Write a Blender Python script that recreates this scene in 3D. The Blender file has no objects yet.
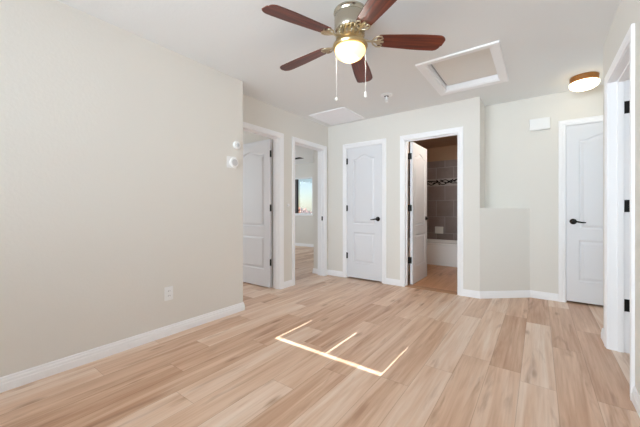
import bpy, bmesh, math, random
from math import sin, cos, pi, radians
from mathutils import Matrix, Vector
random.seed(7)
SC = bpy.context.scene
COL = SC.collection

# ------------------------------------------------------------------ camera
YAW = 36.33
cam_d = bpy.data.cameras.new('camera')
cam = bpy.data.objects.new('camera', cam_d)
COL.objects.link(cam)
cam.location = (0, 0, 1.066)
cam.rotation_euler = (radians(90), 0, radians(YAW))
cam_d.sensor_fit = 'HORIZONTAL'
cam_d.sensor_width = 36.0
cam_d.lens = 298.0 / 640.0 * 36.0
cam_d.shift_y = -3.25 / 640.0
cam_d.clip_start = 0.02
SC.camera = cam

# ------------------------------------------------------------------ world, sun, daylight, exposure
SC.view_settings.view_transform = 'Standard'
SC.view_settings.look = 'None'
SC.view_settings.gamma = 1.0
SC.view_settings.use_curve_mapping = False
SC.view_settings.exposure = 0.17
SC.cycles.use_denoising = True
SC.cycles.max_bounces = 14
SC.cycles.diffuse_bounces = 10
SC.cycles.sample_clamp_indirect = 8.0

SUN_EL = radians(14.1)
w = bpy.data.worlds.new('sky'); SC.world = w; w.use_nodes = True
nt = w.node_tree
sky = nt.nodes.new('ShaderNodeTexSky'); sky.sky_type = 'NISHITA'; sky.sun_disc = False
sky.sun_elevation = radians(24); sky.sun_rotation = pi; sky.air_density = 0.9; sky.dust_density = 0.6
bg = nt.nodes['Background']; bg.inputs['Strength'].default_value = 0.09
nt.links.new(sky.outputs[0], bg.inputs['Color'])

sd = bpy.data.lights.new('sun', 'SUN'); sd.energy = 30.0; sd.angle = radians(0.10); sd.color = (1.0, 0.99, 0.98)
sun = bpy.data.objects.new('sun', sd); COL.objects.link(sun)
sun.location = (-1.3, -6, 6)
sun.rotation_euler = (radians(90) - SUN_EL, 0, 0)     # light travels towards +Y, downwards
LN = lambda o: o

def area(name, loc, rot, sx, sy, power, color, spread=180):
    d = bpy.data.lights.new(name, 'AREA'); d.shape = 'RECTANGLE'; d.size = sx; d.size_y = sy
    d.energy = power; d.color = color; d.spread = radians(spread)
    o = bpy.data.objects.new(name, d); COL.objects.link(o); o.location = loc; o.rotation_euler = rot
    return o
# lamps for daylight set inside unseen windows; all but the first are added fill
DAY = (0.815, 0.965, 1.075)
area('daylight_window', (-1.05, -1.88, 1.55), (radians(95), 0, radians(-2)), 2.5, 1.1, 41, DAY, 90)
area('side_window_fill', (0.36, -0.75, 1.25), (radians(108), 0, radians(90)), 1.6, 2.1, 3, DAY)  # added fill lamp; the side window behind it is made up to carry it
area('bedroom_fill', (-6.85, 4.9, 1.5), (radians(90), 0, radians(-90)), 1.4, 1.2, 30, DAY)  # added bedroom fill inside an unseen west window put in to hold it
area('side_room_fill', (-6.85, 1.5, 1.5), (radians(90), 0, radians(-90)), 1.5, 1.2, 50, DAY)  # added to light the first side room, its window put in with it
area('right_room_fill', (2.35, 2.2, 1.5), (radians(90), 0, radians(90)), 1.2, 1.2, 9, DAY)  # added lamp beyond the right doorway, with an unseen window built round it
area('hall_end_fill', (1.72, 3.92, 1.5), (radians(90), 0, radians(90)), .6, 1.1, 4.5, DAY)  # added to brighten return and half wall; hall end window invented with it
def bulb(name, loc, power, r, color):
    d = bpy.data.lights.new(name, 'POINT'); d.energy = power; d.shadow_soft_size = r; d.color = color
    o = bpy.data.objects.new(name, d); COL.objects.link(o); o.location = loc
bulb('bathroom_fill', (-0.82, 4.62, 2.1), 11, .08, (1.0, .93, .85))  # unseen lamp added to brighten the bathroom, no fixture modelled

# ------------------------------------------------------------------ materials
def lin(r, g, b):
    f = lambda c: (c / 12.92 if c <= 0.04045 else ((c + 0.055) / 1.055) ** 2.4)
    return (f(r / 255), f(g / 255), f(b / 255), 1)

def mat(name, col, rough=0.6, metal=0.0, emis=None, estr=0.0, spec=0.5, bump=None):
    m = bpy.data.materials.new(name); m.use_nodes = True
    n = m.node_tree; p = n.nodes['Principled BSDF']
    p.inputs['Base Color'].default_value = col
    p.inputs['Roughness'].default_value = rough
    p.inputs['Metallic'].default_value = metal
    p.inputs['Specular IOR Level'].default_value = spec
    if emis:
        p.inputs['Emission Color'].default_value = emis
        p.inputs['Emission Strength'].default_value = estr
    if bump:
        tc = n.nodes.new('ShaderNodeTexCoord'); no = n.nodes.new('ShaderNodeTexNoise')
        no.inputs['Scale'].default_value = bump[0]; no.inputs['Detail'].default_value = 3
        bp = n.nodes.new('ShaderNodeBump'); bp.inputs['Strength'].default_value = bump[1]
        bp.inputs['Distance'].default_value = bump[2]
        n.links.new(tc.outputs['Object'], no.inputs['Vector'])
        n.links.new(no.outputs['Fac'], bp.inputs['Height'])
        n.links.new(bp.outputs['Normal'], p.inputs['Normal'])
    return m

M_wall = mat('wall_paint', lin(228, 225, 219), 0.85, bump=(55, 0.14, 0.006), spec=0.2)
M_ceil = mat('ceiling_paint', lin(236, 238, 239), 0.9, bump=(45, 0.18, 0.006), spec=0.15)
M_trim = mat('trim_paint', lin(248, 248, 250), 0.38, spec=0.4)
M_door = mat('door_paint', lin(228, 229, 233), 0.42, spec=0.4)
M_black = mat('black_hardware', lin(30, 28, 27), 0.4, 0.6)
M_plast = mat('white_plastic', lin(240, 240, 240), 0.4)
M_dial = mat('grey_plastic', lin(205, 207, 210), 0.35)
M_dark = mat('dark_gap', lin(40, 38, 36), 0.9)
M_nickel = mat('brushed_nickel', lin(196, 188, 172), 0.24, 1.0)
M_brass = mat('antique_brass', lin(205, 180, 136), 0.28, 1.0)
M_iron = mat('blade_iron_metal', lin(205, 192, 166), 0.3, 1.0)
M_bowl = mat('lit_frosted_glass', lin(255, 236, 190), 0.4, emis=lin(255, 222, 150), estr=1.35)
M_bowl2 = mat('lit_opal_glass', lin(255, 248, 225), 0.4, emis=lin(255, 240, 205), estr=4)
M_chain = mat('pull_chain_metal', lin(228, 226, 222), 0.35, 0.2)
M_panel = mat('hatch_board', lin(234, 232, 228), 0.9, bump=(60, 0.3, 0.004))
M_vent = mat('grille_white', lin(250, 251, 255), 0.5)
M_tan = mat('tan_bath_paint', lin(178, 146, 120), 0.85, bump=(55, 0.25, 0.006), spec=0.2)
M_tub = mat('tub_enamel', lin(242, 242, 240), 0.18)
M_soap = mat('soap_dish_ceramic', lin(235, 233, 228), 0.2)
M_alu = mat('window_frame_bronze', lin(70, 66, 64), 0.45, 0.5)
M_vinyl = mat('window_vinyl', lin(238, 238, 238), 0.4)
M_blind = mat('blind_slat', lin(232, 230, 224), 0.6)
M_stem = mat('bark', lin(96, 74, 60), 0.9)
M_leaf = mat('autumn_leaf', lin(84, 58, 50), 0.8)
M_leaf2 = mat('orange_leaf', lin(104, 76, 64), 0.8)
M_soil = mat('dry_ground', lin(74, 68, 62), 0.95)
M_thresh = mat('threshold_wood', lin(178, 138, 106), 0.5)
M_oak = mat('lamp_ring_oak', lin(150, 96, 36), 0.45)
M_void = mat('hatch_shadow_gap', lin(60, 58, 56), 0.95)

def glass_mat():
    m = bpy.data.materials.new('window_glass'); m.use_nodes = True
    n = m.node_tree; n.nodes.clear()
    o = n.nodes.new('ShaderNodeOutputMaterial'); mx = n.nodes.new('ShaderNodeMixShader')
    t = n.nodes.new('ShaderNodeBsdfTransparent'); g = n.nodes.new('ShaderNodeBsdfGlossy')
    g.inputs['Roughness'].default_value = 0.02
    fr = n.nodes.new('ShaderNodeFresnel'); fr.inputs['IOR'].default_value = 1.3
    n.links.new(fr.outputs[0], mx.inputs[0]); n.links.new(t.outputs[0], mx.inputs[1]); n.links.new(g.outputs[0], mx.inputs[2])
    n.links.new(mx.outputs[0], o.inputs[0]); return m
M_glass = glass_mat()

def nmath(n, op, a=None, b=None, va=None, vb=None):
    x = n.nodes.new('ShaderNodeMath'); x.operation = op
    if a is not None: n.links.new(a, x.inputs[0])
    if b is not None: n.links.new(b, x.inputs[1])
    if va is not None: x.inputs[0].default_value = va
    if vb is not None: x.inputs[1].default_value = vb
    return x.outputs[0]

def floor_mat(name, W=0.18, Lh=1.22, off=0.083, warm=False):
    m = bpy.data.materials.new(name); m.use_nodes = True
    n = m.node_tree; p = n.nodes['Principled BSDF']; L = n.links.new
    tc = n.nodes.new('ShaderNodeTexCoord'); sp = n.nodes.new('ShaderNodeSeparateXYZ')
    L(tc.outputs['Object'], sp.inputs[0])
    xs = nmath(n, 'DIVIDE', nmath(n, 'SUBTRACT', sp.outputs['X'], vb=off), vb=W)
    row = nmath(n, 'FLOOR', xs); fx = nmath(n, 'FRACT', xs)
    wn = n.nodes.new('ShaderNodeTexWhiteNoise'); wn.noise_dimensions = '1D'; L(row, wn.inputs['W'])
    ys = nmath(n, 'ADD', nmath(n, 'DIVIDE', sp.outputs['Y'], vb=Lh), wn.outputs['Value'])
    col = nmath(n, 'FLOOR', ys); fy = nmath(n, 'FRACT', ys)
    cmb = n.nodes.new('ShaderNodeCombineXYZ'); L(row, cmb.inputs[0]); L(col, cmb.inputs[1])
    wp = n.nodes.new('ShaderNodeTexWhiteNoise'); wp.noise_dimensions = '3D'; L(cmb.outputs[0], wp.inputs['Vector'])
    # grain coordinates: stretched along the plank, shifted per plank
    mp = n.nodes.new('ShaderNodeMapping'); mp.inputs['Scale'].default_value = (13, 0.8, 1)
    ofs = n.nodes.new('ShaderNodeVectorMath'); ofs.operation = 'MULTIPLY_ADD'
    L(wp.outputs['Color'], ofs.inputs[0]); ofs.inputs[1].default_value = (37, 53, 11); L(tc.outputs['Object'], ofs.inputs[2])
    L(ofs.outputs[0], mp.inputs['Vector'])
    g1 = n.nodes.new('ShaderNodeTexNoise'); g1.inputs['Scale'].default_value = 1.4; g1.inputs['Detail'].default_value = 5
    g1.inputs['Distortion'].default_value = 0.6; L(mp.outputs[0], g1.inputs['Vector'])
    mp2 = n.nodes.new('ShaderNodeMapping'); mp2.inputs['Scale'].default_value = (60, 2.2, 1); L(ofs.outputs[0], mp2.inputs['Vector'])
    g2 = n.nodes.new('ShaderNodeTexNoise'); g2.inputs['Scale'].default_value = 1.5; g2.inputs['Detail'].default_value = 3
    L(mp2.outputs[0], g2.inputs['Vector'])
    mp3 = n.nodes.new('ShaderNodeMapping'); mp3.inputs['Scale'].default_value = (13, 1.7, 1); L(ofs.outputs[0], mp3.inputs['Vector'])
    g3 = n.nodes.new('ShaderNodeTexNoise'); g3.inputs['Scale'].default_value = 1.0; g3.inputs['Detail'].default_value = 4
    g3.inputs['Distortion'].default_value = 0.5; L(mp3.outputs[0], g3.inputs['Vector'])
    # plank tone
    cr = n.nodes.new('ShaderNodeValToRGB'); e = cr.color_ramp
    if warm: cs = [(190, 140, 100), (202, 152, 112), (212, 166, 126)]
    else: cs = [(184, 138, 106), (221, 187, 160), (240, 221, 205)]
    e.elements[0].color = lin(*cs[0]); e.elements[1].color = lin(*cs[2])
    k = e.elements.new(0.5); k.color = lin(*cs[1])
    tone = nmath(n, 'ADD', nmath(n, 'MULTIPLY', wp.outputs['Value'], vb=0.6), nmath(n, 'MULTIPLY', nmath(n, 'SUBTRACT', g1.outputs['Fac'], vb=0.36), vb=1.2))
    L(tone, cr.inputs[0])
    def mixmul(a, fac, colr):
        x = n.nodes.new('ShaderNodeMix'); x.data_type = 'RGBA'; x.blend_type = 'MULTIPLY'
        L(fac, x.inputs[0]); L(a, x.inputs[6]); x.inputs[7].default_value = colr; return x.outputs[2]
    r2 = n.nodes.new('ShaderNodeMapRange'); r2.inputs[1].default_value = 0.45; r2.inputs[2].default_value = 0.75; L(g2.outputs['Fac'], r2.inputs[0]); r2.inputs[4].default_value = 0.55
    c = mixmul(cr.outputs[0], r2.outputs[0], (0.80, 0.74, 0.68, 1))
    r3 = n.nodes.new('ShaderNodeMapRange'); r3.inputs[1].default_value = 0.58; r3.inputs[2].default_value = 0.78; L(g3.outputs['Fac'], r3.inputs[0])
    c = mixmul(c, r3.outputs[0], (0.58, 0.46, 0.38, 1))
    # knots
    mpk = n.nodes.new('ShaderNodeMapping'); mpk.inputs['Scale'].default_value = (5.5, 1.7, 1); L(ofs.outputs[0], mpk.inputs['Vector'])
    vk = n.nodes.new('ShaderNodeTexVoronoi'); vk.inputs['Scale'].default_value = 1.0; L(mpk.outputs[0], vk.inputs['Vector'])
    wob = nmath(n, 'ADD', vk.outputs['Distance'], nmath(n, 'MULTIPLY', nmath(n, 'SUBTRACT', g1.outputs['Fac'], vb=0.5), vb=0.25))
    rk = n.nodes.new('ShaderNodeMapRange'); rk.inputs[1].default_value = 0.14; rk.inputs[2].default_value = 0.03; L(wob, rk.inputs[0])
    c = mixmul(c, nmath(n, 'MULTIPLY', rk.outputs[0], vb=0.8), (0.55, 0.44, 0.36, 1))
    # seams
    ex = nmath(n, 'MINIMUM', fx, nmath(n, 'SUBTRACT', va=1.0, b=fx)); ex = nmath(n, 'MULTIPLY', ex, vb=W)
    ey = nmath(n, 'MINIMUM', fy, nmath(n, 'SUBTRACT', va=1.0, b=fy)); ey = nmath(n, 'MULTIPLY', ey, vb=Lh)
    ed = nmath(n, 'MINIMUM', ex, ey)
    sm = nmath(n, 'LESS_THAN', ed, vb=0.0016)
    c = mixmul(c, sm, (0.74, 0.68, 0.63, 1))
    L(c, p.inputs['Base Color'])
    rr = n.nodes.new('ShaderNodeMapRange'); L(g2.outputs['Fac'], rr.inputs[0]); rr.inputs[3].default_value = 0.30; rr.inputs[4].default_value = 0.46
    L(rr.outputs[0], p.inputs['Roughness'])
    p.inputs['Specular IOR Level'].default_value = 0.6
    bp = n.nodes.new('ShaderNodeBump'); bp.inputs['Strength'].default_value = 0.12; bp.inputs['Distance'].default_value = 0.002
    L(g2.outputs['Fac'], bp.inputs['Height']); L(bp.outputs[0], p.inputs['Normal'])
    return m
M_floor = floor_mat('oak_plank_floor')
M_bfloor = floor_mat('bath_plank_floor', off=0.05, warm=True)

def wood_blade():
    m = bpy.data.materials.new('mahogany_blade'); m.use_nodes = True
    n = m.node_tree; p = n.nodes['Principled BSDF']; L = n.links.new
    tc = n.nodes.new('ShaderNodeTexCoord'); mp = n.nodes.new('ShaderNodeMapping')
    mp.inputs['Scale'].default_value = (1.6, 26, 6); L(tc.outputs['UV'], mp.inputs[0])
    g = n.nodes.new('ShaderNodeTexNoise'); g.inputs['Scale'].default_value = 1.5; g.inputs['Detail'].default_value = 5; g.inputs['Distortion'].default_value = 0.5
    L(mp.outputs[0], g.inputs['Vector'])
    cr = n.nodes.new('ShaderNodeValToRGB'); cr.color_ramp.elements[0].position = 0.32; cr.color_ramp.elements[1].position = 0.7
    cr.color_ramp.elements[0].color = lin(66, 27, 20); cr.color_ramp.elements[1].color = lin(126, 57, 36)
    L(g.outputs['Fac'], cr.inputs[0]); L(cr.outputs[0], p.inputs['Base Color'])
    p.inputs['Roughness'].default_value = 0.33
    return m
M_blade = wood_blade()

def tile_mat():
    m = bpy.data.materials.new('stone_tile'); m.use_nodes = True
    n = m.node_tree; p = n.nodes['Principled BSDF']; L = n.links.new
    tc = n.nodes.new('ShaderNodeTexCoord'); sp = n.nodes.new('ShaderNodeSeparateXYZ'); L(tc.outputs['Object'], sp.inputs[0])
    S = 0.352
    v = nmath(n, 'DIVIDE', nmath(n, 'SUBTRACT', sp.outputs['Z'], vb=0.222), vb=S)
    rw = nmath(n, 'FLOOR', v)
    sh = nmath(n, 'MULTIPLY', nmath(n, 'MODULO', rw, vb=2.0), vb=0.5)
    uu = nmath(n, 'ADD', nmath(n, 'ADD', sp.outputs['X'], sp.outputs['Y']), vb=20 - 5.196)
    u = nmath(n, 'ADD', nmath(n, 'DIVIDE', uu, vb=S), sh)
    fu = nmath(n, 'FRACT', u); fv = nmath(n, 'FRACT', v)
    e = nmath(n, 'MINIMUM', nmath(n, 'MINIMUM', fu, nmath(n, 'SUBTRACT', va=1.0, b=fu)), nmath(n, 'MINIMUM', fv, nmath(n, 'SUBTRACT', va=1.0, b=fv)))
    gr = nmath(n, 'LESS_THAN', e, vb=0.012)
    cb = n.nodes.new('ShaderNodeCombineXYZ'); L(nmath(n, 'FLOOR', u), cb.inputs[0]); L(rw, cb.inputs[1])
    wn = n.nodes.new('ShaderNodeTexWhiteNoise'); L(cb.outputs[0], wn.inputs['Vector'])
    no = n.nodes.new('ShaderNodeTexNoise'); no.inputs['Scale'].default_value = 5; no.inputs['Detail'].default_value = 5; L(tc.outputs['Object'], no.inputs['Vector'])
    f = nmath(n, 'ADD', nmath(n, 'MULTIPLY', wn.outputs['Value'], vb=0.3), nmath(n, 'MULTIPLY', no.outputs['Fac'], vb=0.7))
    cr = n.nodes.new('ShaderNodeValToRGB'); cr.color_ramp.elements[0].color = lin(112, 97, 92); cr.color_ramp.elements[1].color = lin(160, 146, 142)
    L(f, cr.inputs[0])
    mx = n.nodes.new('ShaderNodeMix'); mx.data_type = 'RGBA'; L(gr, mx.inputs[0]); L(cr.outputs[0], mx.inputs[6]); mx.inputs[7].default_value = lin(168, 162, 156)
    L(mx.outputs[2], p.inputs['Base Color']); p.inputs['Roughness'].default_value = 0.35
    return m
M_tile = tile_mat()
M_band = mat('accent_band_stone', lin(172, 162, 156), 0.35)
M_vine = mat('accent_dark_glass', lin(38, 34, 34), 0.2)

# ------------------------------------------------------------------ mesh helpers
class B:
    """collects shapes in world (or local, through M) coordinates and links them as one mesh object"""
    def __init__(s, M=None): s.bm = bmesh.new(); s.M = M or Matrix()
    def v(s, *p): return s.bm.verts.new(s.M @ Vector(p))
    def face(s, vs):
        try: return s.bm.faces.new(vs)
        except ValueError: return None
    def box(s, x0, x1, y0, y1, z0, z1, bev=0.0):
        x0, x1 = min(x0, x1), max(x0, x1); y0, y1 = min(y0, y1), max(y0, y1); z0, z1 = min(z0, z1), max(z0, z1)
        V = [s.v(x, y, z) for z in (z0, z1) for y in (y0, y1) for x in (x0, x1)]
        F = [(0, 2, 3, 1), (4, 5, 7, 6), (0, 1, 5, 4), (2, 6, 7, 3), (0, 4, 6, 2), (1, 3, 7, 5)]
        fs = [s.face([V[i] for i in f]) for f in F]
        if bev:
            es = list({e for f in fs for e in f.edges})
            bmesh.ops.bevel(s.bm, geom=es, offset=bev, segments=2, affect='EDGES', profile=0.5)
        return s
    def prism(s, pts, z0, z1, bev=0.0):
        a = [s.v(x, y, z0) for x, y in pts]; b = [s.v(x, y, z1) for x, y in pts]
        n = len(pts); fs = [s.face(a[::-1]), s.face(b)]
        for i in range(n): fs.append(s.face([a[i], a[(i + 1) % n], b[(i + 1) % n], b[i]]))
        if bev:
            bmesh.ops.bevel(s.bm, geom=list(fs[1].edges), offset=bev, segments=3, affect='EDGES', profile=0.5)
        return s
    def lathe(s, prof, c=(0, 0, 0), seg=40, axis='z'):
        """prof: (r, h) list"""
        rings = []
        for r, h in prof:
            if r < 1e-6: rings.append([s._ax(0, 0, h, c, axis)]); continue
            rings.append([s._ax(r * cos(2 * pi * i / seg), r * sin(2 * pi * i / seg), h, c, axis) for i in range(seg)])
        for a, b in zip(rings, rings[1:]):
            for i in range(seg):
                j = (i + 1) % seg
                if len(a) == 1 and len(b) == 1: continue
                if len(a) == 1: s.face([a[0], b[j], b[i]])
                elif len(b) == 1: s.face([a[i], a[j], b[0]])
                else: s.face([a[i], a[j], b[j], b[i]])
        for r in (rings[0], rings[-1]):
            if len(r) > 1: s.face(r)
        return s
    def _ax(s, x, y, h, c, axis):
        if axis == 'z': return s.v(c[0] + x, c[1] + y, c[2] + h)
        if axis == 'x': return s.v(c[0] + h, c[1] + x, c[2] + y)
        return s.v(c[0] + x, c[1] + h, c[2] + y)
    def tube(s, pts, r, seg=8, cap=True, closed=False):
        pts = [Vector(p) for p in pts]; n = len(pts); rings = []
        for i, p in enumerate(pts):
            a = pts[(i - 1) % n] if (closed or i > 0) else p; b = pts[(i + 1) % n] if (closed or i < n - 1) else p
            t = (b - a).normalized(); u = t.cross(Vector((0, 0, 1)))
            if u.length < 1e-3: u = t.cross(Vector((1, 0, 0)))
            u.normalize(); w2 = t.cross(u); rr = r[i] if isinstance(r, (list, tuple)) else r
            rings.append([s.v(*(p + u * rr * cos(2 * pi * k / seg) + w2 * rr * sin(2 * pi * k / seg))) for k in range(seg)])
        rng = range(n if closed else n - 1)
        for i in rng:
            a, b = rings[i], rings[(i + 1) % n]
            for k in range(seg): s.face([a[k], a[(k + 1) % seg], b[(k + 1) % seg], b[k]])
        if cap and not closed: s.face(rings[0][::-1]); s.face(rings[-1])
        return s
    def sweep(s, path, prof):
        """closed profile (offset, height) swept along plan points; offset goes to the left of the path, mitred"""
        n = len(path); P = [Vector((x, y)) for x, y in path]; rings = []
        for i in range(n):
            d0 = (P[i] - P[i - 1]).normalized() if i > 0 else None
            d1 = (P[i + 1] - P[i]).normalized() if i < n - 1 else None
            if d0 is None: m = Vector((-d1.y, d1.x))
            elif d1 is None: m = Vector((-d0.y, d0.x))
            else:
                n0 = Vector((-d0.y, d0.x)); n1 = Vector((-d1.y, d1.x)); m = (n0 + n1).normalized(); m = m / max(0.2, m.dot(n0))
            rings.append([s.v(P[i].x + m.x * o, P[i].y + m.y * o, h) for o, h in prof])
        k = len(prof)
        for a, b in zip(rings, rings[1:]):
            for j in range(k): s.face([a[j], a[(j + 1) % k], b[(j + 1) % k], b[j]])
        s.face(rings[0][::-1]); s.face(rings[-1]); return s
    def build(s, name, m, parent=None, origin=None, smooth=0.0):
        bmesh.ops.recalc_face_normals(s.bm, faces=s.bm.faces)
        if parent is not None: base = Vector(parent['_o'])
        elif origin is not None: base = Vector(origin)
        else:
            xs = [v.co for v in s.bm.verts]
            lo = Vector([min(c[i] for c in xs) for i in range(3)]); hi = Vector([max(c[i] for c in xs) for i in range(3)])
            base = Vector(((lo.x + hi.x) / 2, (lo.y + hi.y) / 2, lo.z))
            if name in ('floor', 'ceiling') or name.startswith('wall'): base = Vector((0, 0, 0))
        bmesh.ops.translate(s.bm, verts=s.bm.verts, vec=-base)
        me = bpy.data.meshes.new(name); 
        if smooth:
            for f in s.bm.faces: f.smooth = True
            for e in s.bm.edges:
                if len(e.link_faces) == 2 and e.calc_face_angle(0) > radians(smooth): e.smooth = False
        s.bm.to_mesh(me); s.bm.free()
        for mm in (m if isinstance(m, list) else [m]): me.materials.append(mm)
        o = bpy.data.objects.new(name, me); COL.objects.link(o)
        o['_o'] = tuple(base)
        if parent is not None: o.parent = parent
        else: o.location = base
        return o

def tag(o, label, cat=None, group=None, kind=None):
    o['label'] = label
    if cat: o['category'] = cat
    if group: o['group'] = group
    if kind: o['kind'] = kind
    return o
def struct(o, label, cat): return tag(o, label, cat, kind='structure')
def empty(name, loc):
    o = bpy.data.objects.new(name, None); COL.objects.link(o); o.location = loc; o['_o'] = tuple(loc); o.empty_display_size = 0.1
    return o

# ------------------------------------------------------------------ plan
H = 2.44
XL, XA, YB, YC, XR = -2.545, -2.813, 4.047, 4.468, 0.43
T = 0.12
XE = -0.578            # edge where the back wall turns into the hall recess
HEAD = 2.04
Y0 = -2.0              # wall behind the camera

# floor and ceiling
struct(B().box(-7.1, 2.6, Y0 - .2, 7.1, -0.15, 0).build('floor', M_floor), 'light oak plank floor running towards the hall', 'floor')
b = B()
HX0, HX1, HY0, HY1 = -0.875, -0.325, 2.86, 3.64      # attic hatch hole in the ceiling
b.box(-7.1, HX0, Y0 - .2, 7.1, H, H + .15); b.box(HX1, 2.6, Y0 - .2, 7.1, H, H + .15)
b.box(HX0, HX1, HY0, HY1, H + .10, H + .15); b.box(HX0, HX1, Y0 - .2, HY0, H, H + .15); b.box(HX0, HX1, HY1, 7.1, H, H + .15)
struct(b.build('ceiling', M_ceil), 'flat off white textured ceiling', 'ceiling')

def wall(name, label, boxes, m=None):
    b = B()
    for q in boxes: b.box(*q)
    return struct(b.build(name, m or M_wall), label, 'wall')

J = 0.018
def hole_x(x0, x1, y0, y1, holes):       # wall running along x with door holes [a,b] and heads
    out = []; c = x0
    for a, e, z0, z1 in holes:
        out.append((c, a, y0, y1, 0, H)); out.append((a, e, y0, y1, z1, H))
        if z0 > 0: out.append((a, e, y0, y1, 0, z0))
        c = e
    out.append((c, x1, y0, y1, 0, H)); return out
def hole_y(y0, y1, x0, x1, holes):
    return [(c, d, a, b2, e, f) for a, b2, c, d, e, f in hole_x(y0, y1, x0, x1, holes)]

D1 = (2.13, 2.91); D2 = (3.22, 3.93)                   # openings in the recessed wall (y)
CL = (-2.451, -1.851); BA = (-1.507, -0.828)           # closet and bathroom openings (x)
D4 = (0.249, 0.93); DR = (2.44, 3.15)
dh = lambda d: (d[0] - J, d[1] + J, 0, HEAD + J)

wall('wall_left', 'long blank off white wall on the left side', [(XA - T, XL, Y0 - .2, 2.074, 0, H)])
wall('wall_recess', 'recessed wall with two open doorways', hole_y(2.074, YB + T, XA - T, XA, [dh(D1), dh(D2)]))
wall('wall_back', 'back wall with closet door and bathroom doorway', hole_x(XA, XE, YB, YB + T, [dh(CL), dh(BA)]))
wall('wall_return', 'narrow return wall beside the triangular ledge', [(-0.687, XE, YB + T, 6.84, 0, H)])
wall('wall_hall', 'hall wall carrying the chime box and a white door', hole_x(XE, 1.9, YC, YC + T, [dh(D4)]) + [(XE, 1.9, 5.2, 5.3, 0, H), (1.8, 1.9, YC + T, 5.2, 0, H)])
wall('wall_right', 'right wall with an open doorway at the frame edge',
     hole_y(Y0 - .2, 3.39, XR, XR + T, [(-1.5, 0.05, 0.25, 2.1), dh(DR)]) + [(XR + T, 1.8, 3.27, 3.39, 0, H), (1.92, 2.5, 3.27, 3.39, 0, H)])
wall('wall_hall_end', 'end wall of the side hall', hole_y(3.27, YC, 1.8, 1.92, [(3.6, 4.25, 0.9, 2.1)]))
WX0, WX1, WZ0, WZ1 = -1.82, -0.775, 0.912, 2.05
wall('wall_front', 'wall with blinded window facing the back wall', hole_x(XL, XR, Y0 - T, Y0, [(WX0, WX1, WZ0, WZ1)]))
# rooms beyond
BW = (-6.70, -5.27, 0.93, 2.04)
wall('wall_bedroom_window', 'far bedroom wall with window', hole_x(-7.0, -3.0, 6.8, 6.92, [BW]))
wall('wall_bedroom_west', 'outer west wall of the side rooms', hole_y(Y0 - .2, 7.0, -7.1, -7.0, [(0.75, 2.25, 0.9, 2.1), (4.2, 5.6, 0.9, 2.1)]))
wall('wall_bedroom_divider', 'divider wall between the two side rooms', [(-7.0, XA - T - .020, 2.925, 3.1, 0, H), (XA - T - .020, XA - T, 2.99, 3.1, 0, H)])
wall('wall_bedroom_stub', 'short wall just inside the second doorway', [(-3.075, XA - T, 4.0, 6.8, 0, H)])
wall('wall_side_room_south', 'south wall of the first side room', [(-7.0, XA - T, Y0 - .2, Y0 - .1, 0, H)])
wall('wall_bath_end', 'painted and tiled end wall behind the bathtub', [(-2.6, -0.688, 6.72, 6.84, 0, H)], M_tan)
wall('wall_bath_left', 'left wall of the bathroom', [(-2.6, -2.5, 4.167, 6.72, 0, H)], M_tan)
wall('wall_right_room', 'outer walls of the room past the right doorway', hole_y(0.8, 3.27, 2.4, 2.5, [(1.6, 2.8, 0.9, 2.1)]) + [(XR + T, 2.4, 0.8, 0.9, 0, H)])
wall('wall_closet', 'closet partition walls behind the closed closet door', [(-2.5, -1.73, 4.77, 4.83, 0, H), (-1.79, -1.73, 4.167, 4.77, 0, H)])
# half wall with triangular top
wp = B().prism([(XE - .004, YB + .001), (-0.09, YC + .002), (XE + .001, YC + .002), (XE + .001, YB + 0.02)], 0, 1.095, bev=0.012)
struct(wp.build('wall_half', M_wall), 'low angled half wall with triangular ledge on top', 'half wall')

# ------------------------------------------------------------------ baseboards
BASE = [(0, 0), (0.014, 0), (0.014, 0.045), (0.011, 0.050), (0.011, 0.064), (0.007, 0.072), (0.007, 0.080), (0.003, 0.086), (0, 0.086)]
def baseboard(name, label, paths):
    b = B()
    for p in paths: b.sweep(p, [(o + .0005, h + .0005) for o, h in BASE])
    return struct(b.build(name, M_trim), label, 'baseboard')
# offset goes to the left of travel
CW = 0.062; CR = 0.005
ce = CW + CR
baseboard('baseboard_left', 'white stepped baseboard along the long left wall', [[(XL, Y0 + .02), (XL, 2.0745), (XA + .02, 2.0745)][::-1]])
baseboard('baseboard_recess', 'short baseboard between the two open doorways', [[(XA, D2[0] - ce), (XA, D1[1] + ce)], [(XA, YB), (XA, D2[1] + ce)]])
baseboard('baseboard_back', 'white baseboard on the back wall and round the half wall',
          [[(CL[0] - ce, YB), (XA + .014, YB)], [(BA[0] - ce, YB), (CL[1] + ce, YB)],
           [(D4[0] - ce, YC), (-0.09, YC), (XE, YB), (BA[1] + ce, YB)]])
baseboard('baseboard_right', 'white baseboard on the right wall',
          [[(XR, Y0 + .02), (XR, DR[0] - ce)], [(XR, DR[1] + ce), (XR, 3.39), (1.8, 3.39)]])
baseboard('baseboard_bedroom', 'baseboard in the far bedroom', [[(-3.075, 6.8), (-6.99, 6.8)], [(-2.94, 4.0), (-3.075, 4.0), (-3.075, 6.78)]])

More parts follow.
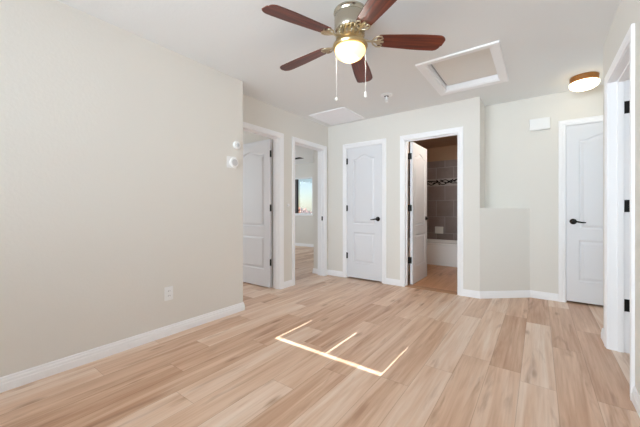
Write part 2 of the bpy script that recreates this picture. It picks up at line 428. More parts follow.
# ------------------------------------------------------------------ door casings, jambs, stops
CAS = [(0, 0), (0, 0.008), (0.005, 0.011), (0.017, 0.012), (0.021, 0.0085), (0.025, 0.013), (0.044, 0.016), (0.056, 0.017), (0.062, 0.014), (0.062, 0)]
def frame(origin, u, n):                 # local: x along the wall, y into the room, z up
    u = Vector(u); n = Vector(n); z = Vector((0, 0, 1))
    return Matrix(((u.x, n.x, z.x, origin[0]), (u.y, n.y, z.y, origin[1]), (u.z, n.z, z.z, origin[2]), (0, 0, 0, 1)))
def casing_shape(b, w, h, y=0.0, sgn=1):
    # U path, mitred
    x0, x1, top = -CR, w + CR, h + CR
    rings = []
    for (px, pz, mx, mz) in ((x0, 0, -1, 0), (x0, top, -1, 1), (x1, top, 1, 1), (x1, 0, 1, 0)):
        rings.append([b.v(px + mx * a, y + sgn * t, pz + mz * a) for a, t in CAS])
    k = len(CAS)
    for r0, r1 in zip(rings, rings[1:]):
        for j in range(k): b.face([r0[j], r0[(j + 1) % k], r1[(j + 1) % k], r1[j]])
    b.face(rings[0]); b.face(rings[-1])
def door_trim(name, label, M, w, both=True, stop_at=None, h=HEAD):
    b = B(M); casing_shape(b, w, h, 0.0005)
    if both: casing_shape(b, w, h, -T - .0005, -1)
    t = struct(b.build(name, M_trim), label, 'door casing')
    b = B(M)
    b.box(-J + .001, 0, -T, 0, 0, h + J - .001); b.box(w, w + J - .001, -T, 0, 0, h + J - .001); b.box(0, w, -T, 0, h, h + J - .001)
    b.build('jamb', M_trim, t)
    if stop_at is not None:
        y0, y1 = stop_at; b = B(M)
        b.box(0, .011, y0, y1, 0, h, .002); b.box(w - .011, w, y0, y1, 0, h, .002); b.box(.011, w - .011, y0, y1, h - .011, h, .002)
        b.build('stop_moulding', M_trim, t)
    return t
# frames: x along the opening, y out of the wall towards the room
F1 = frame((XA, D1[1], 0), (0, -1, 0), (1, 0, 0))     # x=0 at the far jamb
F2 = frame((XA, D2[1], 0), (0, -1, 0), (1, 0, 0))
F3 = frame((CL[0], YB, 0), (1, 0, 0), (0, -1, 0))
F5 = frame((BA[0], YB, 0), (1, 0, 0), (0, -1, 0))
F4 = frame((D4[0], YC, 0), (1, 0, 0), (0, -1, 0))
F6 = frame((XR, DR[0], 0), (0, 1, 0), (-1, 0, 0))
w1 = D1[1] - D1[0]; w2 = D2[1] - D2[0]; w3 = CL[1] - CL[0]; w5 = BA[1] - BA[0]; w4 = D4[1] - D4[0]; w6 = DR[1] - DR[0]
door_trim('trim_1', 'white casing of the doorway beside the left wall', F1, w1, True, (-.082, -.045))
t2 = door_trim('trim_2', 'white casing of the doorway showing the bedroom window', F2, w2, True, (-.082, -.045))
door_trim('trim_3', 'white casing round the closed closet door', F3, w3, False, (-.060, -.040))
door_trim('trim_4', 'white casing of the bathroom doorway', F5, w5, True, (-.082, -.045))
door_trim('trim_5', 'white casing round the closed hall door', F4, w4, False, (-.060, -.040))
door_trim('trim_6', 'white casing of the doorway at the right frame edge', F6, w6, True, (-.082, -.045))
# strike plate on the second doorway's far jamb
B(F2).box(0, .0025, -.075, -.02, .90, .965, .001).build('strike_plate', M_black, t2)
B(F5).box(0, w5, -T, 0.0, 0.0005, 0.012, .004).build('threshold', M_thresh, None)
struct(bpy.data.objects['threshold'], 'wooden threshold strip under the bathroom doorway', 'threshold')
bpy.data.objects['threshold'].name = 'trim_7'

# ------------------------------------------------------------------ doors
def arch(t):
    t = min(1, max(0, (t - .10) / .80)) if True else t
    return (0.5 - 0.5 * cos(2 * pi * t)) ** 0.75
def door_panel_face(b, w, h, y, sgn):
    """one moulded face (arched upper panel, square lower panel) at depth y, facing sgn"""
    st = 0.112; xs = [st + (w - 2 * st) * i / 28 for i in range(29)]
    zl0, zl1, zu0, zs, rise = 0.235, 0.70, 0.83, 1.84, 0.055
    V = lambda x, z, d=0: b.v(x, y - sgn * d, z)
    top = lambda x, ins: zs - ins + rise * arch((x - st) / (w - 2 * st))
    def loop(z0, tf, ins):
        xx = [st + ins + (w - 2 * st - 2 * ins) * i / 28 for i in range(29)]
        bot = [(x, z0 + ins) for x in xx]
        tp = [(x, tf(st + (w - 2 * st) * i / 28) - ins) for i, x in enumerate(xx)]
        return bot + tp[::-1]
    prof = [(0, 0), (0.005, 0.009), (0.014, 0.012), (0.024, 0.0095), (0.040, 0.002), (0.046, 0.001)]
    ptop = {}
    for z0, tf in ((zl0, lambda x: zl1), (zu0, lambda x: zs + rise * arch((x - st) / (w - 2 * st)))):
        prev = None
        for ins, d in prof:
            L = [V(x, z, d) for x, z in loop(z0, tf, ins)]
            if prev:
                n = len(L)
                for i in range(n): b.face([prev[i], prev[(i + 1) % n], L[(i + 1) % n], L[i]])
            prev = L
        for i in range(28):
            b.face([prev[i], prev[i + 1], prev[57 - i - 1], prev[57 - i]])
    # flat stiles and rails
    def quad(x0, x1, za0, za1, zb0, zb1): b.face([V(x0, za0), V(x1, za1), V(x1, zb1), V(x0, zb0)])
    quad(0, st, 0, 0, h, h); quad(w - st, w, 0, 0, h, h)
    for i in range(28):
        a, c = xs[i], xs[i + 1]; tf = lambda x: zs + rise * arch((x - st) / (w - 2 * st))
        quad(a, c, 0, 0, zl0, zl0); quad(a, c, zl1, zl1, zu0, zu0); quad(a, c, tf(a), tf(c), h, h)
DT = 0.035
def door(name, label, M, w, h, hinge_x0=True, lever=True, lever_sides=(1, -1), zb=0.008):
    """M local frame: x from hinge edge along the leaf, y = leaf normal, z up; leaf occupies y in [-DT, 0]"""
    hz = h - zb
    M2 = M @ Matrix.Translation((0, 0, zb))
    b = B(M2)
    door_panel_face(b, w, hz, 0, 1); door_panel_face(b, w, hz, -DT, -1)
    for q in (((0, 0), (0, hz)), ((0, hz), (w, hz)), ((w, hz), (w, 0)), ((w, 0), (0, 0))):
        (xa, za), (xb, zb2) = q
        b.face([b.v(xa, 0, za), b.v(xb, 0, zb2), b.v(xb, -DT, zb2), b.v(xa, -DT, za)])
    d = b.build(name, M_door, None, origin=M2 @ Vector((w / 2, -DT / 2, 0)))
    struct(d, label, 'door')
    if lever:
        for sd in lever_sides:
            b = B(M); lx, lz = w - 0.062, 0.937; y = 0 if sd > 0 else -DT
            r = [(0.0, 0), (.033, 0), (.033, .004), (.029, .009), (.016, .012), (.011, .016), (.011, .036), (.0, .038)]
            b.lathe([(a, sd * q) for a, q in r], (lx, y, lz), 24, 'y')
            yy = y + sd * .034
            b.tube([(lx + .004, yy, lz), (lx - .02, yy + sd * .004, lz + .001), (lx - .05, yy + sd * .004, lz - .004), (lx - .08, yy + sd * .001, lz - .010), (lx - .108, yy - sd * .004, lz - .009)],
                   [.010, .010, .0085, .0075, .006], 12)
            hd = b.build('door_lever', M_black, d, smooth=40)
            hd['label'] = 'black lever handle on a round rose'
    return d
def hinge(parent, M, z, px, py, leaf_w=0.03, plates=((1, 0),)):
    """barrel at local (px,py) with thin plates; plates given as direction vectors in local xy"""
    b = B(M); hh = 0.089
    b.lathe([(0, -hh / 2 - .004), (.003, -hh / 2 - .003), (.0065, -hh / 2), (.0065, hh / 2), (.003, hh / 2 + .003), (0, hh / 2 + .004)], (px, py, z), 14)
    for (dx, dy) in plates:
        if abs(dx) > abs(dy): b.box(px, px + dx * leaf_w, py - .0015, py + .0015, z - hh / 2, z + hh / 2)
        else: b.box(px - .0015, px + .0015, py, py + dy * leaf_w, z - hh / 2, z + hh / 2)
    o = b.build('hinge', M_black, parent); o['label'] = 'black door hinge'; return o
HZ = (1.835, 1.098, 0.355)
G = 0.003
# closet door (closed, hinges on its left edge, flush with the room side)
Mc = F3 @ Matrix.Translation((G, -.003, 0))
dc = door('door_1', 'closed two panel white closet door with black lever in the back wall', Mc, w3 - 2 * G, HEAD - .003, lever_sides=(1,), zb=.022)
for z in HZ: hinge(dc, F3, z, .002, .004, .02, ((1, 0), (-1, 0)))
# hall door (closed, lever near its left edge, hinges on the right)
M4 = frame((D4[1] - G, YC + .003, 0), (-1, 0, 0), (0, -1, 0))
dd = door('door_2', 'closed white hall door under the wooden rimmed ceiling lamp', M4, w4 - 2 * G, HEAD - .003, lever_sides=(1,), zb=.022)
for z in HZ: hinge(dd, M4, z, -.001, .001, .02, ((1, 0), (-1, 0)))
# bathroom door, swung 90 degrees into the bathroom about its left jamb
Mb = frame((BA[0] + .028, YB + T + .012, 0), (0, 1, 0), (1, 0, 0)) @ Matrix.Translation((0, DT, 0))
db = door('door_3', 'open arched panel door swung into the tiled bathroom', Mb, w5 - 2 * G, HEAD - .003, zb=.014)
for z in HZ: hinge(db, Mb, z, -.006, -DT - .010, .034, ((0, 1), (0, -1)))
# first recess doorway: leaf swung 90 degrees into the side room about the far jamb
Ma = frame((XA - T - .022, D1[1] - .012 - DT, 0), (-1, 0, 0), (0, -1, 0))
da = door('door_4', 'open white door in the doorway beside the left wall', Ma, w1 - 2 * G, HEAD - .003, zb=.012)
for z in HZ: hinge(da, Ma, z, -.006, -.004, .02, ((1, 0), (-1, 0)))
# second recess doorway: leaf swung back against the near side inside the bedroom
M2d = frame((XA - T - .012, D2[0] + .012 + DT, 0), (-1, 0, 0), (0, 1, 0))
d2o = door('door_5', 'open door folded back inside the bedroom doorway', M2d, w2 - 2 * G, HEAD - .003, zb=.012)
# right doorway: leaf swung into the room beyond about the far jamb
M6 = frame((XR + T + .012, DR[1] - .012 - DT, 0), (1, 0, 0), (0, -1, 0))
d6 = door('door_6', 'open door of the doorway at the right frame edge', M6, w6 - 2 * G, HEAD - .003, zb=.012)
for z in HZ: 
    b = B(F6); b.box(w6 - .0025, w6, -T, -T + .036, z - .046, z + .046, .001)
    b.lathe([(.0065, -.046), (.0065, .046)], (w6 - .006, -T - .006, z), 12)
    o = b.build('hinge', M_black, d6); o['label'] = 'black door hinge'


# ------------------------------------------------------------------ windows
def window(name, label, M, w_, z0, z1, m, mull=(), dark=None):
    """local frame: x along the wall, y into the room (0 = inner wall face), z up"""
    b = B(M); f = .045; a, c = -.09, -.035
    b.box(0, w_, a, c, z0, z0 + f); b.box(0, w_, a, c, z1 - f, z1)
    b.box(0, f, a, c, z0 + f, z1 - f); b.box(w_ - f, w_, a, c, z0 + f, z1 - f)
    o = struct(b.build(name, m), label, 'window')
    for xm in mull: B(M).box(xm - .025, xm + .025, a + .01, c - .005, z0 + f, z1 - f).build('mullion', m, o)
    if dark: B(M).box(dark[0], dark[1], a + .005, c + .02, z0 + f, z1 - f).build('sash_stile', M_alu, o)
    B(M).box(f, w_ - f, -.066, -.060, z0 + f, z1 - f).build('pane', M_glass, o)
    B(M).box(-.02, w_ + .02, 0.0005, .03, z0 - .022, z0 + .004, .004).build('window_sill', M_trim, o)
    return o
window('window_1', 'bedroom window showing sky and autumn trees', frame((BW[0], 6.8, 0), (1, 0, 0), (0, -1, 0)), BW[1] - BW[0], BW[2], BW[3], M_vinyl, (), (.735, .83))
window('window_2', 'living room window behind closed blinds', frame((WX0, Y0, 0), (1, 0, 0), (0, 1, 0)), WX1 - WX0, WZ0, WZ1, M_vinyl)
window('added_window_3', 'large unseen side window added to back a fill lamp', frame((XR, -1.5, 0), (0, 1, 0), (-1, 0, 0)), 1.55, .25, 2.1, M_vinyl, (.775,))
window('added_window_4', 'unseen window added for the fill lamp of the first side room', frame((-7.0, .75, 0), (0, 1, 0), (1, 0, 0)), 1.5, .9, 2.1, M_vinyl, (.75,))
window('added_window_5', 'unseen window added for the fill lamp of the right room', frame((2.4, 1.6, 0), (0, 1, 0), (-1, 0, 0)), 1.2, .9, 2.1, M_vinyl, (.6,))

window('added_window_6', 'unseen west wall window added for the bedroom fill lamp', frame((-7.0, 4.2, 0), (0, 1, 0), (1, 0, 0)), 1.4, .9, 2.1, M_vinyl, (.7,))
window('added_window_7', 'unseen window added for the fill lamp at the hall end', frame((1.8, 3.6, 0), (0, 1, 0), (-1, 0, 0)), .65, .9, 2.1, M_vinyl)
# closed blinds of the living room window; thin gaps at the sill and the lower edges let the sun through
def blind(label, xa, xb, gl, gr):
    """gl / gr: how much narrower the lowest slats are at each end"""
    e = empty('window_blind', ((xa + xb) / 2, Y0 - .02, 1.0))
    b = B(); z = 1.0; i = 0
    zs = SILLZ + .007
    while z < 2.0:
        i += 1; z = zs + .02 + i * .022
        k = max(0, min(1, (1.10 - z) / .03))
        b.box(xa + gl * k, xb - gr * k, Y0 - .022, Y0 - .018, z - .014, z + .0135)
    b.build('slats', M_blind, e)
    B().box(xa + gl, xb - gr, Y0 - .028, Y0 - .012, zs, zs + .032, .003).build('bottom_rail', M_blind, e)
    B().box(xa + .001, xb - .001, Y0 - .033, Y0 - .003, 2.0, 2.045, .003).build('headrail', M_blind, e)
    tag(e, label, 'blind')
SILLZ = 0.957
blind('closed white slatted blind in the window half towards the left wall', -1.815, -1.28, .053, .006)
blind('closed white slatted blind in the window half towards the right wall', -1.28, -.78, .006, .048)

# ------------------------------------------------------------------ ceiling fan
FX, FY = -1.055, 1.786
fan = empty('ceiling_fan', (FX, FY, H))
tag(fan, 'brushed nickel ceiling fan with five mahogany blades and a lit bowl', 'ceiling fan')
c = (FX, FY, 0)
B().lathe([(.0, H - .0005), (.112, H - .0005), (.114, H - .012), (.108, H - .018), (.104, H - .030), (.108, H - .036), (.108, H - .120), (.102, H - .134), (.088, H - .142), (0, H - .142)], c, 56).build('motor_housing', M_nickel, fan, smooth=35)
ZO = .018; c2 = (FX, FY, ZO)
B().lathe([(0, 2.279), (.078, 2.279), (.092, 2.262), (.094, 2.236), (.080, 2.218), (.0, 2.218)], c2, 48).build('flywheel', M_brass, fan, smooth=35)
vb = B()
for k in range(20):
    a = 2 * pi * k / 20
    vb.tube([(FX + .080 * cos(a), FY + .080 * sin(a), 2.281 + ZO), (FX + .098 * cos(a), FY + .098 * sin(a), 2.255 + ZO), (FX + .092 * cos(a), FY + .092 * sin(a), 2.228 + ZO)], .0055, 6)
vb.build('vent_ribs', M_iron, fan, smooth=60)
B().lathe([(0, 2.219), (.060, 2.219), (.066, 2.208), (.098, 2.198), (.117, 2.190), (.121, 2.178), (.117, 2.167), (.108, 2.163), (0, 2.163)], c2, 56).build('light_collar', M_brass, fan, smooth=35)
B().lathe([(.104, 2.1635), (.106, 2.152), (.100, 2.132), (.084, 2.111), (.060, 2.095), (.030, 2.087), (0, 2.085)], c2, 48).build('light_bowl', M_bowl, fan, smooth=60)
bulb('fan_bulb', (FX, FY, 2.085 + ZO), 9, .03, (1.0, .94, .87))
R0, R1 = 0.185, 0.645
def blade_pt(a, r, s, dz, tilt):
    return (FX + r * cos(a) - s * cos(tilt) * sin(a), FY + r * sin(a) + s * cos(tilt) * cos(a), 2.222 + ZO - .022 * (r - .2) / .45 + dz + s * sin(tilt))
for k in range(5):
    a = radians(36 + 72 * k); tl = radians(-11)
    b = B(); uv = []
    out = []
    N = 18
    hw = lambda t: .052 + .017 * min(1, t * 1.4)
    # outline: root (rounded) -> tip (one long, one short rounded corner)
    def outline():
        P = []
        for i in range(9):
            q = pi / 2 + pi * i / 8; P.append((R0 + .02 + .02 * cos(q), .050 * sin(q)))
        for i in range(1, 9):
            t = i / 8; P.append((R0 + .02 + (R1 - .075 - R0 - .02) * t, -hw(t)))
        for i in range(1, 7):
            q = -pi / 2 + pi / 2 * i / 6; P.append((R1 - .035 + .035 * cos(q) - .02 * (1 - i / 6), -.034 + .035 * sin(q)))
        P.append((R1 - .006, .02))
        for i in range(0, 7):
            q = pi / 2 * i / 6; P.append((R1 - .060 + .045 * cos(q), .024 + .045 * sin(q)))
        for i in range(7, 0, -1):
            t = i / 8; P.append((R0 + .02 + (R1 - .075 - R0 - .02) * t, hw(t)))
        return P
    P = outline()
    lo = [b.v(*blade_pt(a, r, s, -.003, tl)) for r, s in P]; hi = [b.v(*blade_pt(a, r, s, .003, tl)) for r, s in P]
    fl, fh = b.face(lo), b.face(hi[::-1]); n = len(P)
    for i in range(n): b.face([lo[i], lo[(i + 1) % n], hi[(i + 1) % n], hi[i]])
    ul = b.bm.loops.layers.uv.new('UV')
    look = {v: P[i % n] for i, v in enumerate(lo + hi)}
    for f in b.bm.faces:
        for l in f.loops: r, s = look[l.vert]; l[ul].uv = (r + k * 3.1, s + k * 1.7)
    bl = b.build('blade', M_blade, fan)
    # ornate blade iron: arm from the flywheel, open scroll loops on the blade root
    b = B(); bp = lambda r, s, dz=-.008: blade_pt(a, r, s, dz, tl)
    b.tube([(FX + .085 * cos(a), FY + .085 * sin(a), 2.232 + ZO), bp(.125, 0, -.006), bp(.160, 0), bp(.215, 0)], [.010, .008, .007, .005], 8)
    for sg in (-1, 1):
        b.tube([bp(.150, .004 * sg), bp(.163, .028 * sg), bp(.185, .046 * sg), bp(.212, .046 * sg), bp(.222, .030 * sg), bp(.208, .020 * sg), bp(.190, .024 * sg)], .0052, 7)
        b.tube([bp(.168, 0), bp(.182, .012 * sg), bp(.200, .012 * sg), bp(.222, 0)], .0045, 7)
    b.lathe([(0, -.003), (.010, -.003), (.010, .004), (0, .004)], bp(.222, 0), 12)
    o = b.build('blade_iron', M_iron, bl, smooth=60); o['label'] = 'scrolled metal blade iron'
for (dx, dy, zb, big) in ((-.072, -.050, 1.842, True), (.080, .058, 1.875, False)):
    ch = B().tube([(FX + dx * 1.08, FY + dy * 1.08, 2.172 + ZO), (FX + dx * 1.08, FY + dy * 1.08, zb)], .0014, 6).build('pull_chain', M_chain, fan)
    b = B()
    if big: b.lathe([(0, -.012), (.009, -.008), (.0125, 0), (.009, .009), (.004, .013), (0, .014)], (FX + dx * 1.08, FY + dy * 1.08, zb - .008), 16)
    else: b.lathe([(0, -.030), (.006, -.028), (.009, -.015), (.006, .0), (.003, .012), (0, .014)], (FX + dx * 1.08, FY + dy * 1.08, zb), 14)
    b.build('chain_pendant', M_chain, ch, smooth=50)

# ------------------------------------------------------------------ attic hatch
ht = empty('attic_hatch', ((HX0 + HX1) / 2, (HY0 + HY1) / 2, H))
tag(ht, 'square attic access hatch with white mitred frame in the ceiling', 'attic hatch')
def ring(b, x0, x1, y0, y1, prof):
    rings = []
    for px, py, mx, my in ((x0, y0, -1, -1), (x1, y0, 1, -1), (x1, y1, 1, 1), (x0, y1, -1, 1)):
        rings.append([b.v(px + mx * o, py + my * o, z) for o, z in prof])
    k = len(prof)
    for i in range(4):
        r0, r1 = rings[i], rings[(i + 1) % 4]
        for j in range(k): b.face([r0[j], r0[(j + 1) % k], r1[(j + 1) % k], r1[j]])
    return b
ring(B(), HX0, HX1, HY0, HY1, [(-.004, H - .001), (-.004, H - .008), (.004, H - .011), (.018, H - .012), (.040, H - .015), (.058, H - .018), (.066, H - .015), (.066, H - .001)]).build('frame', M_trim, ht)
ring(B(), HX0 + .0145, HX1 - .0145, HY0 + .0145, HY1 - .0145, [(0, H), (.0135, H), (.0135, H + .075), (0, H + .075)]).build('lining', M_trim, ht)
B().box(HX0 + .027, HX1 - .027, HY0 + .027, HY1 - .027, H + .050, H + .066, .002).build('panel', M_panel, ht)
B().box(HX0 + .0155, HX1 - .0155, HY0 + .0155, HY1 - .0155, H + .068, H + .074).build('backing', M_void, ht)

# ------------------------------------------------------------------ ceiling return grille
vt = empty('ceiling_vent', (-2.39, 3.67, H))
tag(vt, 'square white return air grille in the ceiling corner', 'vent')
vx0, vx1, vy0, vy1 = -2.66, -2.115, 3.40, 3.925
ring(B(), vx0, vx1, vy0, vy1, [(0, H - .001), (0, H - .010), (.010, H - .014), (.026, H - .010), (.028, H - .001)]).build('frame', M_vent, vt)
b = B()
n = 34
for i in range(n):
    y = vy0 + (vy1 - vy0) * (i + .5) / n
    p = [(y - .008, H - .0025), (y - .006, H - .0015), (y + .0078, H - .0105), (y + .0058, H - .0115)]
    A_ = [b.v(vx0, yy, zz) for yy, zz in p]; C_ = [b.v(vx1, yy, zz) for yy, zz in p]
    b.face(A_); b.face(C_[::-1])
    for j in range(4): b.face([A_[j], A_[(j + 1) % 4], C_[(j + 1) % 4], C_[j]])
b.build('louvres', M_vent, vt)
B().box(vx0, vx1, vy0, vy1, H - .0012, H - .0004).build('backing', M_vent, vt)

# ------------------------------------------------------------------ fire sprinkler
sx, sy = -1.466, 3.332
sp = empty('fire_sprinkler', (sx, sy, H)); tag(sp, 'small white fire sprinkler head hanging from the ceiling', 'sprinkler')
B().lathe([(.026, H - .001), (.066, H - .001), (.068, H - .006), (.058, H - .014), (.034, H - .018), (.028, H - .016), (.026, H - .001)], (sx, sy, 0), 36).build('escutcheon', M_plast, sp, smooth=40)
B().lathe([(0, H - .001), (.027, H - .001), (.027, H - .0165), (0, H - .0165)], (sx, sy, 0), 24).build('cup', M_dark, sp)
b = B()
b.lathe([(0, H - .017), (.010, H - .017), (.010, H - .042), (.013, H - .044), (.013, H - .050), (.006, H - .052), (0, H - .052)], (sx, sy, 0), 18)
for sg in (-1, 1):
    b.tube([(sx + .012 * sg, sy, H - .048), (sx + .017 * sg, sy, H - .062), (sx + .013 * sg, sy, H - .078), (sx + .002 * sg, sy, H - .088)], .003, 7)
b.tube([(sx, sy, H - .05), (sx, sy, H - .09)], .0025, 6)
b.build('frame', M_plast, sp, smooth=50)
B().lathe([(0, H - .088), (.022, H - .088), (.024, H - .090), (.022, H - .092), (0, H - .092)], (sx, sy, 0), 20).build('deflector', M_plast, sp)

# ------------------------------------------------------------------ hall flush lamp
lx, ly = .372, 4.075
fl = empty('flush_ceiling_lamp', (lx, ly, H)); tag(fl, 'lit round flush ceiling lamp with oak ring in the hall', 'ceiling lamp')
B().lathe([(0, H - .0005), (.113, H - .0005), (.116, H - .004), (.114, H - .054), (.108, H - .060), (0, H - .060)], (lx, ly, 0), 56).build('ring', M_oak, fl, smooth=40)
B().lathe([(.112, H - .0605), (.120, H - .066), (.120, H - .084), (.108, H - .106), (.084, H - .122), (.046, H - .133), (0, H - .137)], (lx, ly, 0), 56).build('diffuser', M_bowl2, fl, smooth=60)

# ------------------------------------------------------------------ small fittings on the walls
def outlet(name, label, y, z):
    o = B().box(XL + .0005, XL + .006, y - .036, y + .036, z - .058, z + .058, .002).build(name, M_plast)
    tag(o, label, 'outlet')
    for dz in (-.02, .02):
        B().box(XL + .0062, XL + .0075, y - .017, y + .017, z + dz - .014, z + dz + .014, .0008).build('socket', M_plast, o)
        b = B()
        b.box(XL + .0076, XL + .008, y - .0085, y - .006, z + dz - .004, z + dz + .006); b.box(XL + .0076, XL + .008, y + .006, y + .0085, z + dz - .004, z + dz + .006)
        b.build('slots', M_dark, bpy.data.objects[o.name])
outlet('wall_outlet', 'white duplex power outlet low on the long left wall', 1.283, .358)
th = B().box(XL + .0005, XL + .006, 1.868, 1.985, 1.500, 1.617, .002).build('thermostat', M_plast)
tag(th, 'round dial thermostat on a square white plate near the wall corner', 'thermostat')
B().lathe([(0, .0062), (.048, .0062), (.050, .012), (.050, .026), (.047, .030), (.036, .031), (0, .031)], (XL, 1.945, 1.556), 40, 'x').build('dial', M_plast, th, smooth=35)
B().lathe([(0, .0312), (.034, .0312), (.033, .034), (0, .0345)], (XL, 1.945, 1.556), 36, 'x').build('dial_face', M_dial, th, smooth=35)
sn = B().lathe([(0, .0005), (.040, .0005), (.042, .005), (.042, .022), (.038, .028), (0, .029)], (XL, 1.985, 1.742), 36, 'x').build('wall_sensor', M_plast, smooth=35)
tag(sn, 'small round white sensor directly above the dial thermostat', 'sensor')
B().lathe([(0, .0292), (.020, .0292), (.018, .033), (0, .034)], (XL, 1.985, 1.742), 24, 'x').build('button', M_dial, sn, smooth=35)
sw = B().box(XA + .0005, XA + .005, 3.035, 3.105, 1.075, 1.190, .002).build('light_switch', M_wall)
tag(sw, 'light switch plate with round knob between the two open doorways', 'light switch')
B().lathe([(0, .0052), (.020, .0052), (.021, .010), (.018, .022), (.012, .026), (0, .026)], (XA, 3.07, 1.138), 24, 'x').build('dimmer_knob', M_plast, sw, smooth=40)
ch = B().box(-.095, .105, YC - .055, YC - .0005, 2.028, 2.165, .006).build('door_chime', M_plast)
tag(ch, 'white door chime box high on the hall wall', 'door chime')
B().box(-.082, .092, YC - .058, YC - .0552, 2.045, 2.150, .001).build('cover', M_plast, ch)

# ------------------------------------------------------------------ bathroom
bx0, bx1 = -2.5, -.687
struct(B().box(bx0, bx1, 4.168, 6.72, .0005, .006).build('floor_bathroom', M_bfloor, origin=(0, 0, 0)), 'warm brown plank floor of the bathroom', 'floor')
struct(B().box(bx0, bx1, 4.168, 6.72, H - .006, H - .0005).build('ceiling_bathroom', M_tan, origin=(0, 0, 0)), 'tan painted bathroom ceiling', 'ceiling')
ty0, ty1 = 5.95, 6.705
tw = B(); tw.box(bx0 + .001, bx1 - .001, 6.705, 6.7195, .43, 2.13); tw.box(bx1 - .015, bx1 - .0005, ty0, 6.705, .43, 2.13); tw.box(bx0 + .0005, bx0 + .015, ty0, 6.705, .43, 2.13)
tl_ = struct(tw.build('wall_tile', M_tile, origin=(0, 0, 0)), 'grey brown stone tile surround above the bathtub', 'wall tile')
B().box(bx0 + .02, bx1 - .02, 6.7025, 6.7048, 1.585, 1.745).build('accent_band', M_band, tl_)
b = B(); random.seed(3)
for strand in range(2):
    pts = []
    for i in range(120):
        x = bx0 + .03 + i * .0146; pts.append((x, 6.700, 1.665 + .040 * sin(x * 12.5 + strand * pi) + .012 * sin(x * 31 + strand)))
    b.tube(pts, .010, 6)
for i in range(46):
    x = bx0 + .05 + i * .0375; z = 1.665 + random.uniform(-.05, .05); an = random.uniform(-.9, .9)
    L_ = [(x + .034 * cos(q) * cos(an) - .011 * sin(q) * sin(an), z + .034 * cos(q) * sin(an) + .011 * sin(q) * cos(an)) for q in [2 * pi * j / 10 for j in range(10)]]
    A_ = [b.v(p, 6.7022, q) for p, q in L_]; C_ = [b.v(p, 6.698, q) for p, q in L_]
    b.face(A_); b.face(C_)
    for j in range(10): b.face([A_[j], A_[(j + 1) % 10], C_[(j + 1) % 10], C_[j]])
o = b.build('vine_mosaic', M_vine, tl_); o['label'] = 'dark wavy vine mosaic strip'
# tub: apron, rim and sunken basin
b = B()
X0, X1, Y1_, Y2_ = bx0 + .0155, bx1 - .0155, ty0, 6.7045
zr = .44
outer = [(X0, Y1_), (X1, Y1_), (X1, Y2_), (X0, Y2_)]
def rr(x0, x1, y0, y1, r, n=6):
    P = []
    for cx, cy, a0 in ((x0 + r, y0 + r, pi), (x1 - r, y0 + r, 1.5 * pi), (x1 - r, y1 - r, 0), (x0 + r, y1 - r, .5 * pi)):
        for i in range(n + 1): P.append((cx + r * cos(a0 + pi / 2 * i / n), cy + r * sin(a0 + pi / 2 * i / n)))
    return P
loops = [(rr(X0, X1, Y1_ + .012, Y2_, .005), .007), (rr(X0, X1, Y1_ + .012, Y2_, .005), zr - .045), (rr(X0, X1, Y1_, Y2_, .005), zr - .035), (rr(X0, X1, Y1_, Y2_, .005), zr - .010), (rr(X0 + .006, X1 - .006, Y1_ + .010, Y2_ - .006, .008), zr),
         (rr(X0 + .07, X1 - .07, Y1_ + .075, Y2_ - .06, .12), zr), (rr(X0 + .09, X1 - .09, Y1_ + .095, Y2_ - .08, .12), zr - .03), (rr(X0 + .18, X1 - .18, Y1_ + .14, Y2_ - .13, .12), .10), (rr(X0 + .25, X1 - .25, Y1_ + .19, Y2_ - .18, .10), .07)]
R_ = [[b.v(x, y, z) for x, y in P] for P, z in loops]
for r0, r1 in zip(R_, R_[1:]):
    n = len(r0)
    for j in range(n): b.face([r0[j], r0[(j + 1) % n], r1[(j + 1) % n], r1[j]])
b.face(R_[-1]); b.face(R_[0])
tub = b.build('bathtub', M_tub, smooth=35); tag(tub, 'white built in bathtub below the grey tile', 'bathtub')
sd_ = B(); sd_.box(-1.815, -1.648, 6.655, 6.7045, .565, .715, .008).build('soap_dish', M_soap)
tag(bpy.data.objects['soap_dish'], 'white ceramic soap dish on the tiled bathroom wall', 'soap dish')
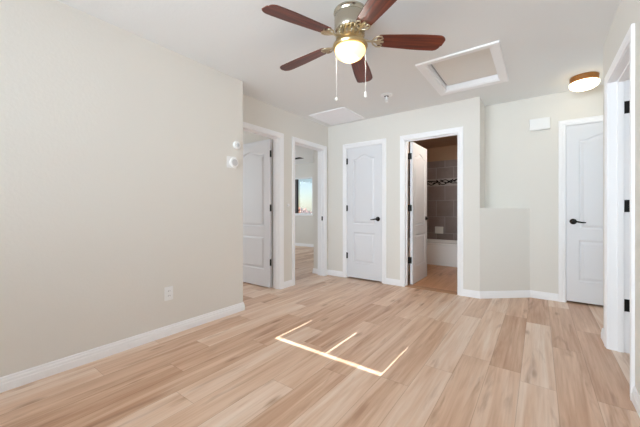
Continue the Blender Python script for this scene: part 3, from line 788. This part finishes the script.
B().box(-1.80, -1.663, 6.640, 6.656, .575, .605, .005).build('tray_lip', M_soap, bpy.data.objects['soap_dish'])

# ------------------------------------------------------------------ bedroom ceiling vent
v2 = empty('ceiling_register', (-5.13, 5.96, H)); tag(v2, 'small dark ceiling register in the far bedroom', 'vent')
b = B(); ring(b, -5.33, -4.97, 5.86, 6.06, [(0, H - .001), (0, H - .008), (.012, H - .010), (.024, H - .001)]).build('frame', M_vent, v2)
B().box(-5.33, -4.97, 5.86, 6.06, H - .010, H - .0005).build('duct', M_dark, v2)

# ------------------------------------------------------------------ outdoors, beyond the bedroom window
struct(B().box(-40, 20, 7.2, 60, -.5, -.3).build('ground', M_soil), 'dry ground outside the bedroom window', 'ground')
def tree(label, x, y, h, r, seed):
    random.seed(seed); e = empty('autumn_tree', (x, y, -.3)); tag(e, label, 'tree', )
    b = B(); b.tube([(x, y, -.3), (x + .05, y, h * .35), (x, y + .05, h * .75)], [.10, .07, .03], 8)
    for i in range(6):
        a = 2 * pi * i / 6; b.tube([(x + .03, y, h * .38), (x + r * .5 * cos(a), y + r * .5 * sin(a), h * .75)], [.04, .012], 6)
    b.build('trunk', M_stem, e)
    b = B()
    for i in range(900):
        u = Vector((random.gauss(0, 1), random.gauss(0, 1), random.gauss(0, 1))).normalized() * random.random() ** .4
        p = Vector((x + u.x * r, y + u.y * r, h * .68 + u.z * h * .34)); s = random.uniform(.06, .13)
        d1 = Vector((random.gauss(0, 1), random.gauss(0, 1), random.gauss(0, 1))).normalized(); d2 = d1.orthogonal().normalized()
        f = b.face([b.v(*(p + d1 * s)), b.v(*(p + d2 * s * .55)), b.v(*(p - d1 * s)), b.v(*(p - d2 * s * .55))])
        if f and random.random() < .4: f.material_index = 1
    o = b.build('foliage', [M_leaf, M_leaf2], e); o['kind'] = 'stuff'
tree('reddish autumn tree outside the bedroom window beside its sash', -9.9, 11.6, 1.15, .7, 1)
tree('reddish autumn tree outside the bedroom window further from the sash', -8.1, 11.4, 1.2, .7, 2)
